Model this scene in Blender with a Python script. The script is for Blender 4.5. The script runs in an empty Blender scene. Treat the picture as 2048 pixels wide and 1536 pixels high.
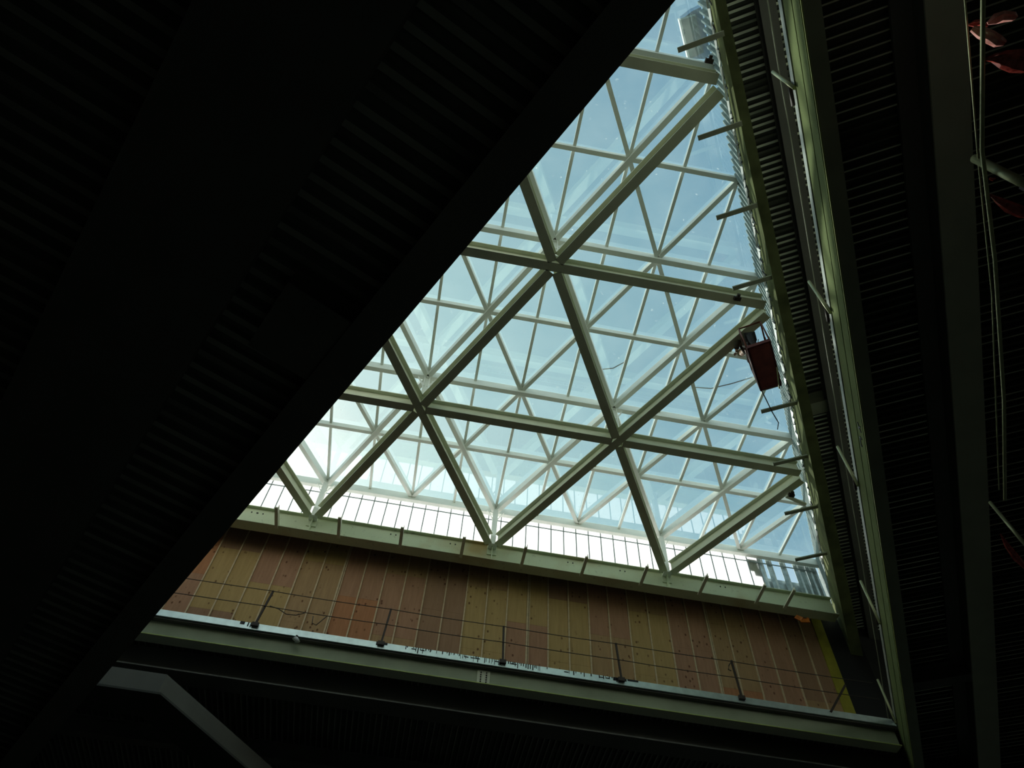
import bpy, bmesh, math, random
from mathutils import Vector, Matrix
random.seed(7)
sc = bpy.context.scene
COL = sc.collection

# ------------------------------------------------------------------ camera
Z0 = 19.885                       # height of the lower steel grid above the ground floor
CAM = Vector((4.3215, -18.1618, -18.2852 + Z0))
RX = Vector((0.98407, -0.172349, 0.04361))
RY = Vector((0.168754, 0.828398, -0.534115))
RZ = Vector((0.055928, 0.532966, 0.844286))
cd = bpy.data.cameras.new('camera')
cam = bpy.data.objects.new('camera', cd)
COL.objects.link(cam)
cd.sensor_fit = 'HORIZONTAL'
cd.sensor_width = 36.0
cd.lens = 1505.67 * 36.0 / 2048.0
cd.clip_end = 500
up_, back_ = -RY, -RZ
cam.matrix_world = Matrix(((RX.x, up_.x, back_.x, CAM.x), (RX.y, up_.y, back_.y, CAM.y),
                           (RX.z, up_.z, back_.z, CAM.z), (0, 0, 0, 1)))
sc.camera = cam

# ------------------------------------------------------------------ view, world, sun
sc.view_settings.view_transform = 'Standard'
sc.view_settings.look = 'None'
sc.view_settings.exposure = 0.0
sc.view_settings.gamma = 1.0
sc.view_settings.use_curve_mapping = False
SUN = Vector((-0.27, 0.82, 0.50)).normalized()
GLOW = Vector((-0.266, 0.64, 0.72)).normalized()

wd = bpy.data.worlds.new('sky')
sc.world = wd
wd.use_nodes = True
nt = wd.node_tree
nt.nodes.clear()
N = nt.nodes.new
lk = nt.links.new
tc = N('ShaderNodeTexCoord')
dot = N('ShaderNodeVectorMath'); dot.operation = 'DOT_PRODUCT'
nrm = N('ShaderNodeVectorMath'); nrm.operation = 'NORMALIZE'
lk(tc.outputs['Generated'], nrm.inputs[0])
lk(nrm.outputs[0], dot.inputs[0]); dot.inputs[1].default_value = GLOW
ramp = N('ShaderNodeValToRGB')
els = ramp.color_ramp.elements
els[0].position = 0.0; els[0].color = (0.105, 0.255, 0.40, 1)
els[1].position = 1.0; els[1].color = (1.6, 1.6, 1.5, 1)
for p, c in ((0.60, (0.20, 0.40, 0.56)), (0.76, (0.24, 0.45, 0.60)), (0.87, (0.35, 0.58, 0.68)),
             (0.95, (0.56, 0.80, 0.84)), (0.985, (0.86, 1.05, 1.04))):
    e = els.new(p); e.color = (*c, 1)
noi = N('ShaderNodeTexNoise'); noi.inputs['Scale'].default_value = 3.2; noi.inputs['Detail'].default_value = 6
mp = N('ShaderNodeMapping'); mp.inputs['Scale'].default_value = (1, 1, 2.2)
lk(nrm.outputs[0], mp.inputs[0]); lk(mp.outputs[0], noi.inputs['Vector'])
mr = N('ShaderNodeMapRange'); mr.inputs[1].default_value = 0.42; mr.inputs[2].default_value = 0.8
mr.inputs[3].default_value = 0.0; mr.inputs[4].default_value = 0.35
lk(noi.outputs['Fac'], mr.inputs[0])
mix = N('ShaderNodeMixRGB'); mix.inputs[2].default_value = (0.62, 0.76, 0.80, 1)
lk(dot.outputs['Value'], ramp.inputs[0]); lk(ramp.outputs[0], mix.inputs[1]); lk(mr.outputs[0], mix.inputs[0])
bg = N('ShaderNodeBackground'); bg.inputs[1].default_value = 1.0
out = N('ShaderNodeOutputWorld')
sep = N('ShaderNodeSeparateXYZ'); lk(nrm.outputs[0], sep.inputs[0])
hz = N('ShaderNodeMapRange'); hz.inputs[1].default_value = 0.69; hz.inputs[2].default_value = 0.15
hz.inputs[3].default_value = 0.0; hz.inputs[4].default_value = 1.0
lk(sep.outputs['Z'], hz.inputs[0])
mixh = N('ShaderNodeMixRGB'); mixh.inputs[2].default_value = (2.7, 2.85, 2.6, 1)      # haze low over the horizon, brightened as unseen fill light for the steel
lk(hz.outputs[0], mixh.inputs[0]); lk(mix.outputs[0], mixh.inputs[1])
low = N('ShaderNodeMapRange'); low.inputs[1].default_value = 0.02; low.inputs[2].default_value = -0.05
lk(sep.outputs['Z'], low.inputs[0])
mixg = N('ShaderNodeMixRGB'); mixg.inputs[2].default_value = (0.20, 0.19, 0.16, 1)    # land below the horizon
lk(low.outputs[0], mixg.inputs[0]); lk(mixh.outputs[0], mixg.inputs[1])
lk(mixg.outputs[0], bg.inputs[0]); lk(bg.outputs[0], out.inputs[0])

sd = bpy.data.lights.new('sun', 'SUN')
sd.energy = 4.5
sd.angle = 0.02
sd.color = (1.0, 0.98, 0.9)
so = bpy.data.objects.new('sun', sd)
so.rotation_euler = SUN.to_track_quat('Z', 'Y').to_euler()
so.location = Vector((0, 0, Z0 + 20))
COL.objects.link(so)

# ------------------------------------------------------------------ materials
MATS = {}
def mat(name, col, rough=0.6, metal=0.0, var=0.0, scale=3.0, var2=None, spec=0.3, bump=0.0, coords='Object'):
    if name in MATS: return MATS[name]
    m = bpy.data.materials.new(name); m.use_nodes = True
    t = m.node_tree; b = t.nodes['Principled BSDF']
    b.inputs['Base Color'].default_value = (*col, 1)
    b.inputs['Roughness'].default_value = rough
    b.inputs['Metallic'].default_value = metal
    b.inputs['Specular IOR Level'].default_value = spec
    if var > 0:
        tcn = t.nodes.new('ShaderNodeTexCoord'); nn = t.nodes.new('ShaderNodeTexNoise')
        nn.inputs['Scale'].default_value = scale; nn.inputs['Detail'].default_value = 5
        mx = t.nodes.new('ShaderNodeMixRGB')
        rr = t.nodes.new('ShaderNodeMapRange'); rr.inputs[1].default_value = 0.35; rr.inputs[2].default_value = 0.7
        t.links.new(tcn.outputs[coords], nn.inputs['Vector']); t.links.new(nn.outputs['Fac'], rr.inputs[0])
        t.links.new(rr.outputs[0], mx.inputs[0])
        c2 = var2 if var2 else tuple(x * (1 - var) for x in col)
        mx.inputs[1].default_value = (*col, 1); mx.inputs[2].default_value = (*c2, 1)
        t.links.new(mx.outputs[0], b.inputs['Base Color'])
        if bump:
            bp = t.nodes.new('ShaderNodeBump'); bp.inputs['Strength'].default_value = bump
            t.links.new(nn.outputs['Fac'], bp.inputs['Height']); t.links.new(bp.outputs[0], b.inputs['Normal'])
    MATS[name] = m
    return m

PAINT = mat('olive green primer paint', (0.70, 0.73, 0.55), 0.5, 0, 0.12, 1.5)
PALE = mat('pale green mullion paint', (0.88, 0.90, 0.84), 0.45, 0, 0.04, 2)
GIRD = mat('girder paint with dirt', (0.46, 0.52, 0.33), 0.6, 0, 0.0, 0.6, (0.36, 0.30, 0.17))
def girder_mat():
    m = bpy.data.materials.new('girder primer with brown stains'); m.use_nodes = True
    t = m.node_tree; b = t.nodes['Principled BSDF']; b.inputs['Roughness'].default_value = 0.6
    tcn = t.nodes.new('ShaderNodeTexCoord')
    n1 = t.nodes.new('ShaderNodeTexNoise'); n1.inputs['Scale'].default_value = 0.45; n1.inputs['Detail'].default_value = 8
    r1 = t.nodes.new('ShaderNodeMapRange'); r1.inputs[1].default_value = 0.52; r1.inputs[2].default_value = 0.72
    mx = t.nodes.new('ShaderNodeMixRGB'); mx.inputs[1].default_value = (0.56, 0.62, 0.42, 1); mx.inputs[2].default_value = (0.42, 0.33, 0.14, 1)
    n2 = t.nodes.new('ShaderNodeTexNoise'); n2.inputs['Scale'].default_value = 7; n2.inputs['Detail'].default_value = 6
    r2 = t.nodes.new('ShaderNodeMapRange'); r2.inputs[1].default_value = 0.6; r2.inputs[2].default_value = 0.75; r2.inputs[4].default_value = 0.5
    mx2 = t.nodes.new('ShaderNodeMixRGB'); mx2.inputs[2].default_value = (0.2, 0.2, 0.12, 1)
    L = t.links.new
    L(tcn.outputs['Object'], n1.inputs['Vector']); L(tcn.outputs['Object'], n2.inputs['Vector'])
    L(n1.outputs['Fac'], r1.inputs[0]); L(r1.outputs[0], mx.inputs[0])
    L(n2.outputs['Fac'], r2.inputs[0]); L(r2.outputs[0], mx2.inputs[0]); L(mx.outputs[0], mx2.inputs[1])
    L(mx2.outputs[0], b.inputs['Base Color'])
    return m
GIRD = girder_mat()
GALV = mat('galvanised sheet steel', (0.52, 0.60, 0.60), 0.38, 0.5, 0.35, 6)
DECK = mat('shaded deck sheet', (0.10, 0.11, 0.08), 0.6, 0.1, 0.3, 1.2)  # shade of the flutes put into the deck colour
RIBS = [mat('lit galvanised rib', (0.90, 0.95, 0.74), 0.4, 0.2, 0.3, 1), mat('half-lit galvanised rib', (0.34, 0.38, 0.28), 0.5, 0.2, 0.3, 1), mat('unlit galvanised rib', (0.14, 0.15, 0.11), 0.6, 0, 0.3, 1)]  # light on the ribs painted in; the deck is all one galvanised steel
DRIBS = [mat('dark deck rib', (0.42, 0.43, 0.36), 0.6, 0, 0.3, 1), mat('darker deck rib', (0.26, 0.27, 0.23), 0.6, 0, 0.3, 1)]  # same lit rib lines put into the colour of the darker decks
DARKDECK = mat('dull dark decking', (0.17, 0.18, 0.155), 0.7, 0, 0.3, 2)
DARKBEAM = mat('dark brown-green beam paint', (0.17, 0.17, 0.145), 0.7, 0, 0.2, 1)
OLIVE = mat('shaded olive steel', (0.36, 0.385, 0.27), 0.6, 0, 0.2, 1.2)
CONC = mat('bare concrete', (0.13, 0.125, 0.11), 0.9, 0, 0.3, 0.8)
CONCL = mat('concrete lightened for bounce', (0.68, 0.68, 0.56), 0.9, 0, 0.2, 0.8)  # right floor top made pale to bounce light up to the roof deck
GROUND = mat('dusty concrete ground', (0.21, 0.19, 0.145), 0.9, 0, 0.4, 0.3)
WALLM = mat('dark block wall', (0.06, 0.06, 0.055), 0.9, 0, 0.2, 1)
STEEL = mat('dark rusty steel', (0.07, 0.055, 0.045), 0.6, 0.2, 0.3, 20)
GALVD = mat('dull galvanised strip', (0.42, 0.45, 0.40), 0.5, 0.2, 0.4, 3)
GALVL = mat('light galvanised strip', (0.80, 0.95, 0.92), 0.32, 0.6, 0.15, 5)
GALVTUBE = mat('galvanised tube', (0.46, 0.50, 0.28), 0.4, 0.3, 0.2, 8)
TAR = mat('black tar', (0.015, 0.015, 0.015), 0.5)
RED = mat('dark red basket paint', (0.17, 0.035, 0.03), 0.5, 0, 0.5, 4)
RAILRED = mat('rusty red rail paint', (0.22, 0.07, 0.045), 0.5, 0, 0.4, 15)
TAPE = mat('glossy red plastic sheet', (0.72, 0.13, 0.10), 0.12, 0, 0.75, 14, (0.25, 0.02, 0.02), 0.8, 0.4)
TAPEP = mat('pale pink plastic sheet', (0.95, 0.50, 0.44), 0.15, 0, 0.3, 9, (0.7, 0.2, 0.17), 0.8, 0.3)
YELLOW = mat('yellow sheathing', (0.38, 0.34, 0.04), 0.7, 0, 0.25, 3)
ORANGE = mat('orange strap cloth', (0.80, 0.22, 0.03), 0.6, 0, 0.3, 6)
BATTEN = mat('raw batten wood', (0.66, 0.51, 0.32), 0.7, 0, 0.2, 8)
WHITEM = mat('white painted sheet', (0.75, 0.78, 0.75), 0.5)
BLACKM = mat('flat black', (0.02, 0.02, 0.02), 0.8)
BOXM = mat('blue grey unit casing', (0.07, 0.20, 0.36), 0.6, 0, 0.2, 3)
BOXIN = mat('teal unit tray', (0.05, 0.12, 0.11), 0.7, 0, 0.3, 8)
CLOTHM = mat('brown work jacket', (0.06, 0.05, 0.035), 0.85, 0, 0.3, 20)
TROUS = mat('dark work trousers', (0.05, 0.05, 0.055), 0.85, 0, 0.3, 20)
SKIN = mat('skin', (0.45, 0.26, 0.17), 0.6)
HAT = mat('white hard hat', (0.7, 0.68, 0.6), 0.35)
LIME = mat('yellow-green lit edge', (0.52, 0.62, 0.20), 0.45, 0, 0.2, 3)  # bright colour stands in for light caught on the flange edges

def glass_mat():
    m = bpy.data.materials.new('dusty skylight glass'); m.use_nodes = True
    t = m.node_tree; t.nodes.clear(); A = t.nodes.new; L = t.links.new
    o = A('ShaderNodeOutputMaterial')
    lw = A('ShaderNodeLayerWeight'); lw.inputs['Blend'].default_value = 0.5
    pw = A('ShaderNodeMath'); pw.operation = 'POWER'; pw.inputs[1].default_value = 5
    mu = A('ShaderNodeMath'); mu.operation = 'MULTIPLY_ADD'; mu.inputs[1].default_value = 0.9; mu.inputs[2].default_value = 0.12
    L(lw.outputs['Facing'], pw.inputs[0]); L(pw.outputs[0], mu.inputs[0])
    tr = A('ShaderNodeBsdfTransparent'); tr.inputs[0].default_value = (0.93, 0.975, 0.97, 1)
    gl = A('ShaderNodeBsdfGlossy'); gl.inputs['Roughness'].default_value = 0.0; gl.inputs[0].default_value = (0.95, 1, 1, 1)
    m1 = A('ShaderNodeMixShader'); L(mu.outputs[0], m1.inputs[0]); L(tr.outputs[0], m1.inputs[1]); L(gl.outputs[0], m1.inputs[2])
    # dust: a thin scattering film with specks and streaks
    tcn = A('ShaderNodeTexCoord'); ge = A('ShaderNodeNewGeometry')
    n1 = A('ShaderNodeTexNoise'); n1.inputs['Scale'].default_value = 0.55; n1.inputs['Detail'].default_value = 6; n1.inputs['Roughness'].default_value = 0.65
    n2 = A('ShaderNodeTexNoise'); n2.inputs['Scale'].default_value = 9; n2.inputs['Detail'].default_value = 3
    L(ge.outputs['Position'], n1.inputs['Vector']); L(ge.outputs['Position'], n2.inputs['Vector'])
    r1 = A('ShaderNodeMapRange'); r1.inputs[1].default_value = 0.35; r1.inputs[2].default_value = 0.75; r1.inputs[3].default_value = 0.012; r1.inputs[4].default_value = 0.07
    r2 = A('ShaderNodeMapRange'); r2.inputs[1].default_value = 0.70; r2.inputs[2].default_value = 0.80; r2.inputs[4].default_value = 0.3
    L(n1.outputs['Fac'], r1.inputs[0]); L(n2.outputs['Fac'], r2.inputs[0])
    ad = A('ShaderNodeMath'); ad.operation = 'ADD'; L(r1.outputs[0], ad.inputs[0]); L(r2.outputs[0], ad.inputs[1])
    tl = A('ShaderNodeBsdfTranslucent'); tl.inputs[0].default_value = (0.8, 0.85, 0.8, 1)
    m2 = A('ShaderNodeMixShader'); L(ad.outputs[0], m2.inputs[0]); L(m1.outputs[0], m2.inputs[1]); L(tl.outputs[0], m2.inputs[2])
    L(m2.outputs[0], o.inputs[0])
    return m
GLASS = glass_mat()

def translucent_mat():
    m = bpy.data.materials.new('white translucent sheet'); m.use_nodes = True
    t = m.node_tree; t.nodes.clear(); A = t.nodes.new; L = t.links.new
    o = A('ShaderNodeOutputMaterial')
    tl = A('ShaderNodeBsdfTranslucent'); tl.inputs[0].default_value = (0.93, 0.92, 0.93, 1)
    tr = A('ShaderNodeBsdfTransparent'); tr.inputs[0].default_value = (1, 1, 1, 1)
    mx = A('ShaderNodeMixShader'); mx.inputs[0].default_value = 0.08
    L(tl.outputs[0], mx.inputs[1]); L(tr.outputs[0], mx.inputs[2]); L(mx.outputs[0], o.inputs[0])
    return m
TRANS = translucent_mat()

def plywood(name, a, b_, red=0.0):
    m = bpy.data.materials.new(name); m.use_nodes = True
    t = m.node_tree; b = t.nodes['Principled BSDF']; b.inputs['Roughness'].default_value = 0.75
    b.inputs['Specular IOR Level'].default_value = 0.15
    A = t.nodes.new; L = t.links.new
    tcn = A('ShaderNodeNewGeometry'); mp = A('ShaderNodeMapping'); mp.inputs['Scale'].default_value = (9, 1, 0.8)
    L(tcn.outputs['Position'], mp.inputs[0])
    n1 = A('ShaderNodeTexNoise'); n1.inputs['Scale'].default_value = 2.0; n1.inputs['Detail'].default_value = 6
    L(mp.outputs[0], n1.inputs['Vector'])
    mx = A('ShaderNodeMixRGB'); mx.inputs[1].default_value = (*a, 1); mx.inputs[2].default_value = (*b_, 1)
    r = A('ShaderNodeMapRange'); r.inputs[1].default_value = 0.3; r.inputs[2].default_value = 0.7
    L(n1.outputs['Fac'], r.inputs[0]); L(r.outputs[0], mx.inputs[0])
    # knots
    mp2 = A('ShaderNodeMapping'); mp2.inputs['Scale'].default_value = (1.0, 0.001, 0.62)
    L(tcn.outputs['Position'], mp2.inputs[0])
    v = A('ShaderNodeTexVoronoi'); v.inputs['Scale'].default_value = 5.5
    L(mp2.outputs[0], v.inputs['Vector'])
    rr = A('ShaderNodeMapRange'); rr.inputs[1].default_value = 0.10; rr.inputs[2].default_value = 0.22; rr.inputs[3].default_value = 0.85; rr.inputs[4].default_value = 0.0
    L(v.outputs['Distance'], rr.inputs[0])
    n3 = A('ShaderNodeTexNoise'); n3.inputs['Scale'].default_value = 0.9; n3.inputs['Detail'].default_value = 1
    L(tcn.outputs['Position'], n3.inputs['Vector'])
    r3 = A('ShaderNodeMapRange'); r3.inputs[1].default_value = 0.42; r3.inputs[2].default_value = 0.52
    L(n3.outputs['Fac'], r3.inputs[0])
    mu = A('ShaderNodeMath'); mu.operation = 'MULTIPLY'; L(rr.outputs[0], mu.inputs[0]); L(r3.outputs[0], mu.inputs[1])
    mk = A('ShaderNodeMixRGB'); mk.inputs[2].default_value = (0.10, 0.035, 0.015, 1)
    L(mu.outputs[0], mk.inputs[0]); L(mx.outputs[0], mk.inputs[1]); L(mk.outputs[0], b.inputs['Base Color'])
    return m
PLY = [plywood('plywood tan', (0.444, 0.281, 0.141), (0.370, 0.229, 0.115)),
       plywood('plywood pink', (0.444, 0.244, 0.148), (0.370, 0.200, 0.118)),
       plywood('plywood yellow', (0.488, 0.333, 0.141), (0.422, 0.281, 0.115)),
       plywood('plywood orange', (0.474, 0.215, 0.104), (0.400, 0.178, 0.085)),
       plywood('plywood brown', (0.355, 0.211, 0.126), (0.311, 0.178, 0.104))]

# ------------------------------------------------------------------ mesh helpers
UP = Vector((0, 0, 1))
class MB:
    def __init__(s): s.v = []; s.f = []; s.smooth = []
    def face_set(s, vs, fs, sm=False):
        o = len(s.v); s.v += [Vector(p) for p in vs]
        for f in fs: s.f.append([o + i for i in f]); s.smooth.append(sm)
        return s
    def prism(s, prof, a, b, up=UP, prof2=None, sm=False):
        """profile [(u,v)] swept from a to b; u = side (d x up), v = up"""
        a = Vector(a); b = Vector(b); d = (b - a).normalized()
        side = d.cross(up).normalized(); u2 = side.cross(d)
        p2 = prof2 or prof; n = len(prof)
        vs = [a + side * u + u2 * v for u, v in prof] + [b + side * u + u2 * v for u, v in p2]
        fs = [[i, (i + 1) % n, n + (i + 1) % n, n + i] for i in range(n)]
        s.face_set(vs, fs, sm); s.face_set(vs, [list(range(n))[::-1], list(range(n, 2 * n))])
        return s
    def box(s, lo, hi):
        x0, y0, z0 = lo; x1, y1, z1 = hi
        vs = [(x0, y0, z0), (x1, y0, z0), (x1, y1, z0), (x0, y1, z0), (x0, y0, z1), (x1, y0, z1), (x1, y1, z1), (x0, y1, z1)]
        return s.face_set(vs, [(0, 3, 2, 1), (4, 5, 6, 7), (0, 1, 5, 4), (1, 2, 6, 5), (2, 3, 7, 6), (3, 0, 4, 7)])
    def slab(s, poly, z0, z1):
        n = len(poly); vs = [(*p[:2], z0) for p in poly] + [(*p[:2], z1) for p in poly]
        fs = [[i, (i + 1) % n, n + (i + 1) % n, n + i] for i in range(n)]
        return s.face_set(vs, fs + [list(range(n))[::-1], list(range(n, 2 * n))])
    def tube(s, pts, r, seg=8):
        pts = [Vector(p) for p in pts]; rings = []
        rr = r if isinstance(r, (list, tuple)) else [r] * len(pts)
        ref = UP
        for i, p in enumerate(pts):
            d = (pts[min(i + 1, len(pts) - 1)] - pts[max(i - 1, 0)]).normalized()
            if abs(d.dot(ref)) > 0.98: a = d.cross(Vector((1, 0, 0))).normalized()
            else: a = d.cross(ref).normalized()
            b = d.cross(a)
            rings.append([p + (a * math.cos(t) + b * math.sin(t)) * rr[i] for t in [2 * math.pi * k / seg for k in range(seg)]])
        o = len(s.v)
        for rg in rings: s.v += rg
        for i in range(len(pts) - 1):
            for k in range(seg):
                s.f.append([o + i * seg + k, o + i * seg + (k + 1) % seg, o + (i + 1) * seg + (k + 1) % seg, o + (i + 1) * seg + k]); s.smooth.append(True)
        s.f.append([o + k for k in range(seg)][::-1]); s.smooth.append(False)
        s.f.append([o + (len(pts) - 1) * seg + k for k in range(seg)]); s.smooth.append(False)
        return s
    def build(s, name, m, parent=None, raise_=True, mats=None):
        z = Z0 if raise_ else 0
        vs = [Vector((p.x, p.y, p.z + z)) for p in s.v]
        lo = Vector([min(p[i] for p in vs) for i in range(3)]); hi = Vector([max(p[i] for p in vs) for i in range(3)])
        org = Vector(((lo.x + hi.x) / 2, (lo.y + hi.y) / 2, lo.z))
        me = bpy.data.meshes.new(name)
        me.from_pydata([p - org for p in vs], [], s.f)
        bm = bmesh.new(); bm.from_mesh(me); bmesh.ops.recalc_face_normals(bm, faces=bm.faces); bm.to_mesh(me); bm.free()
        for p, q in zip(me.polygons, s.smooth): p.use_smooth = q
        me.materials.append(m)
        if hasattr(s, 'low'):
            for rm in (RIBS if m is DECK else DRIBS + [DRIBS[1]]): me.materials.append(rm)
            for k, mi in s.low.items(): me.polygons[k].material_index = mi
        o = bpy.data.objects.new(name, me); COL.objects.link(o)
        if parent is None: o.location = org
        else:
            o.parent = parent
            base = parent.location if parent.parent is None else parent.location + parent.parent.location
            o.location = org - base
        return o

def I_prof(w, h, tf=0.028, tw=0.018, z=0.0):
    a = w / 2; b = tw / 2
    return [(-a, z), (a, z), (a, z + tf), (b, z + tf), (b, z + h - tf), (a, z + h - tf), (a, z + h), (-a, z + h),
            (-a, z + h - tf), (-b, z + h - tf), (-b, z + tf), (-a, z + tf)]
def R_prof(w, h, z=0.0): return [(-w / 2, z), (w / 2, z), (w / 2, z + h), (-w / 2, z + h)]
def tag(o, label=None, cat=None, group=None, kind=None):
    if label: o['label'] = label
    if cat: o['category'] = cat
    if group: o['group'] = group
    if kind: o['kind'] = kind
    return o
def empty(name, loc, label, cat, group=None):
    e = bpy.data.objects.new(name, None); COL.objects.link(e); e.location = Vector((loc[0], loc[1], loc[2] + Z0))
    e.empty_display_size = 0.1
    return tag(e, label, cat, group)

# plan coordinates -------------------------------------------------------
L = 6.0; S3 = math.sqrt(3) / 2
def lat(a, b, z=0.0): return Vector((L * (a + 0.5 * b), -L * S3 * b, z))
NV = Vector((S3, -0.5, 0)); CV = Vector((0.5, S3, 0)); CC = 0.5 * 4.3215 - S3 * 18.1618
NCAM = NV.x * 4.3215 + NV.y * -18.1618
def NC(a, b, z):                      # a = distance from the camera across the right edge, b = along it
    p = NV * (NCAM + a) + CV * b
    return Vector((p.x, p.y, z))
NB = Vector((S3, 0.5, 0)); BV = Vector((0.5, -S3, 0))

# ------------------------------------------------------------------ ground, outer walls, roof
E0 = 34.0
tag(MB().box((-E0, -50, -0.3 - 0), (46, 34, 0)).build('floor', GROUND, raise_=False), kind='structure')
for nm, lo, hi in (('wall_left', (-E0 - .4, -50, 0), (-E0, 34, 23)), ('wall_right', (46, -50, 0), (46.4, 34, 23)),
                   ('wall_far', (-E0, 34, 0), (46, 34.4, 23)), ('wall_near', (-E0, -50.4, 0), (46, -50, 23))):
    tag(MB().box(lo, hi).build(nm, WALLM, raise_=False), kind='structure')

T1 = lat(3, 0); T2 = lat(-2, 5); T0 = lat(-2, 0)
# right roof region starts at a = 2.95 ; far region y > .25 ; left region left of T0-T2
def rib_sheet(origin, dirv, across, length, count, pitch, depth, z, low=0.36):
    """trapezoid ribs: ribs run along dirv (length) and repeat along across"""
    mb = MB(); prof = []
    for k in range(count):
        x = k * pitch
        prof += [(x, 0), (x + pitch * low, 0), (x + pitch * (low + .12), depth), (x + pitch * 0.88, depth)]
    prof.append((count * pitch, 0))
    a = [origin + across * u + UP * (v + z) for u, v in prof]
    b = [p + dirv * length for p in a]
    n = len(a); vs = a + b
    mb.face_set(vs, [[i, i + 1, n + i + 1, n + i] for i in range(n - 1)])
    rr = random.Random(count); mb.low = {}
    for k in range(count): mb.low[4 * k] = 1 + (rr.randrange(3) if rr.random() < (.3 if low > .3 else .6) else 0)  # lower flats take the lighter colours as painted lit lines
    # top skin closes the sheet so it is a solid deck
    t0 = origin + UP * (z + depth + 0.12); t1 = origin + across * (count * pitch) + UP * (z + depth + 0.12)
    q = [t0, t1, t1 + dirv * length, t0 + dirv * length]
    mb.face_set(q, [(0, 1, 2, 3)])
    mb.face_set([a[0], t0, t0 + dirv * length, b[0]], [(0, 1, 2, 3)])
    mb.face_set([a[-1], t1, t1 + dirv * length, b[-1]], [(0, 1, 2, 3)])
    mb.face_set(a + [t1, t0], [list(range(n + 2))]); mb.face_set(b + [q[2], q[3]], [list(range(n + 2))])
    return mb
# roof decking on the right of the opening
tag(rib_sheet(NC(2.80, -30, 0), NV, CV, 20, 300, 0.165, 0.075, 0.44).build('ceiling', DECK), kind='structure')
# roof on the far side and on the left side
mb = MB(); mb.slab([(-34, 0.14), (17.6, 0.14), (36, 34), (-34, 34)], 0.06, 0.19)
tag(mb.build('ceiling', DARKDECK), kind='structure')
mb = MB(); lft = [Vector((-34, 0.3, 0)), Vector((-12.3, 0.3, 0)), Vector((-12.3, 0, 0)), lat(-2, 5) + Vector((-.3, 0, 0)), lat(-2, 5) + Vector((2, -2, 0)), Vector((18, -50, 0)), Vector((-34, -50, 0))]
mb.slab(lft, 0.5, 0.8)
tag(mb.build('ceiling', DARKDECK), kind='structure')
tag(MB().slab([NC(2.8, -16, 0), NC(2.8, -30, 0), Vector((-2, -50, 0)), Vector((-6, -26, 0)), lat(-2, 5) + Vector((-.3, .3, 0))], 0.5, 0.8).build('ceiling', DARKDECK), kind='structure')

# ------------------------------------------------------------------ lower steel grid
BW, BD = 0.25, 0.46
def beam_seg(a, b, ga, gb, label, group=None, w=BW, d=BD):
    A = lat(*a); B = lat(*b); dr = (B - A).normalized()
    mb = MB().prism(I_prof(w, d), A + dr * ga, B - dr * gb)
    o = mb.build('steel_beam', PAINT)
    return tag(o, label, 'beam', 'heavy beams of the lower skylight grid')
G = 0.17
E = 0.30
beam_seg((-2, 1), (0, 1), 0.3, G, 'olive beam of the first row, left end hidden by the dark left slab')
beam_seg((0, 1), (1, 1), G, G, 'olive beam joining the two nodes of the first row above the plywood wall')
beam_seg((1, 1), (2, 1), G, E, 'olive steel beam from the right node of the first row to the right roof edge')
beam_seg((-2, 2), (1, 2), 0.3, E, 'long olive steel beam crossing the whole opening in the second row, unbroken at its node')
beam_seg((-2, 3), (0, 3), 0.3, E, 'short olive beam at the top of the opening, third row, under the roof box')
beam_seg((0, 0), (0, 1), E, G, 'olive steel diagonal from the leftmost edge girder node up right to the first row')
beam_seg((0, 1), (0, 2), G, G, 'olive steel diagonal joining the first row left node to the second row node')
beam_seg((0, 2), (0, 3), G, E, 'olive diagonal from the second row node up right to the right edge top')
beam_seg((1, 0), (1, 2), E, E, 'long olive diagonal from the middle girder node up to the hanging red basket')
beam_seg((2, 0), (2, 1), E, E, 'olive steel diagonal from the rightmost girder node to the right roof edge')
beam_seg((-1, 2), (1, 0), 0.3, E, 'long steel diagonal falling to the middle girder node, unbroken across the left first row node')
beam_seg((-1, 1), (0, 0), 0.3, E, 'short steel diagonal beside the dark left slab falling to the leftmost girder node')
beam_seg((-1, 3), (0, 2), 0.3, G, 'steel diagonal from the dark left slab falling to the second row node')
beam_seg((0, 2), (1, 1), G, G, 'steel diagonal falling from the second row node to the right first row node')
beam_seg((1, 1), (2, 0), G, E, 'steel diagonal falling from the right first row node to the rightmost girder node')

# node gussets and posts up to the glazing grid
UZ = 1.74
def post(a, b, where, z0=None):
    P = lat(a, b)
    z0 = BD if z0 is None else z0
    r = empty('node_post', (P.x, P.y, z0), 'short pale steel post between beams and glazing, ' + where, 'post', 'short posts at the grid nodes')
    d = Vector((0, 1, 0)) if b == 0 else Vector((1, 0, 0))
    h = I_prof(0.17, 0.17, 0.02, 0.02, -0.085)
    MB().prism(h, (P.x, P.y - (0.16 if b == 0 else 0), z0 + 0.03), (P.x, P.y - (0.16 if b == 0 else 0), UZ), up=d).build('shaft', PALE, r)
    y = P.y - (0.16 if b == 0 else 0)
    MB().box((P.x - .14, y - .14, z0), (P.x + .14, y + .14, z0 + 0.03)).build('base_plate', PALE, r)
    mb = MB()
    for dx in (-1, 1):
        mb.prism(R_prof(0.07, 0.02), (P.x + dx * .05, y, UZ - 0.5), (P.x + dx * .30, y, UZ - 0.02))
    mb.build('brace', PALE, r)
    return r
post(0, 0, 'over the leftmost girder node', 0.0)
post(1, 0, 'over the middle girder node', 0.0)
post(2, 0, 'over the rightmost girder node', 0.0)
post(0, 1, 'over the left node of the first row')
post(1, 1, 'over the right node of the first row')
post(0, 2, 'over the second row node')

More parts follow.
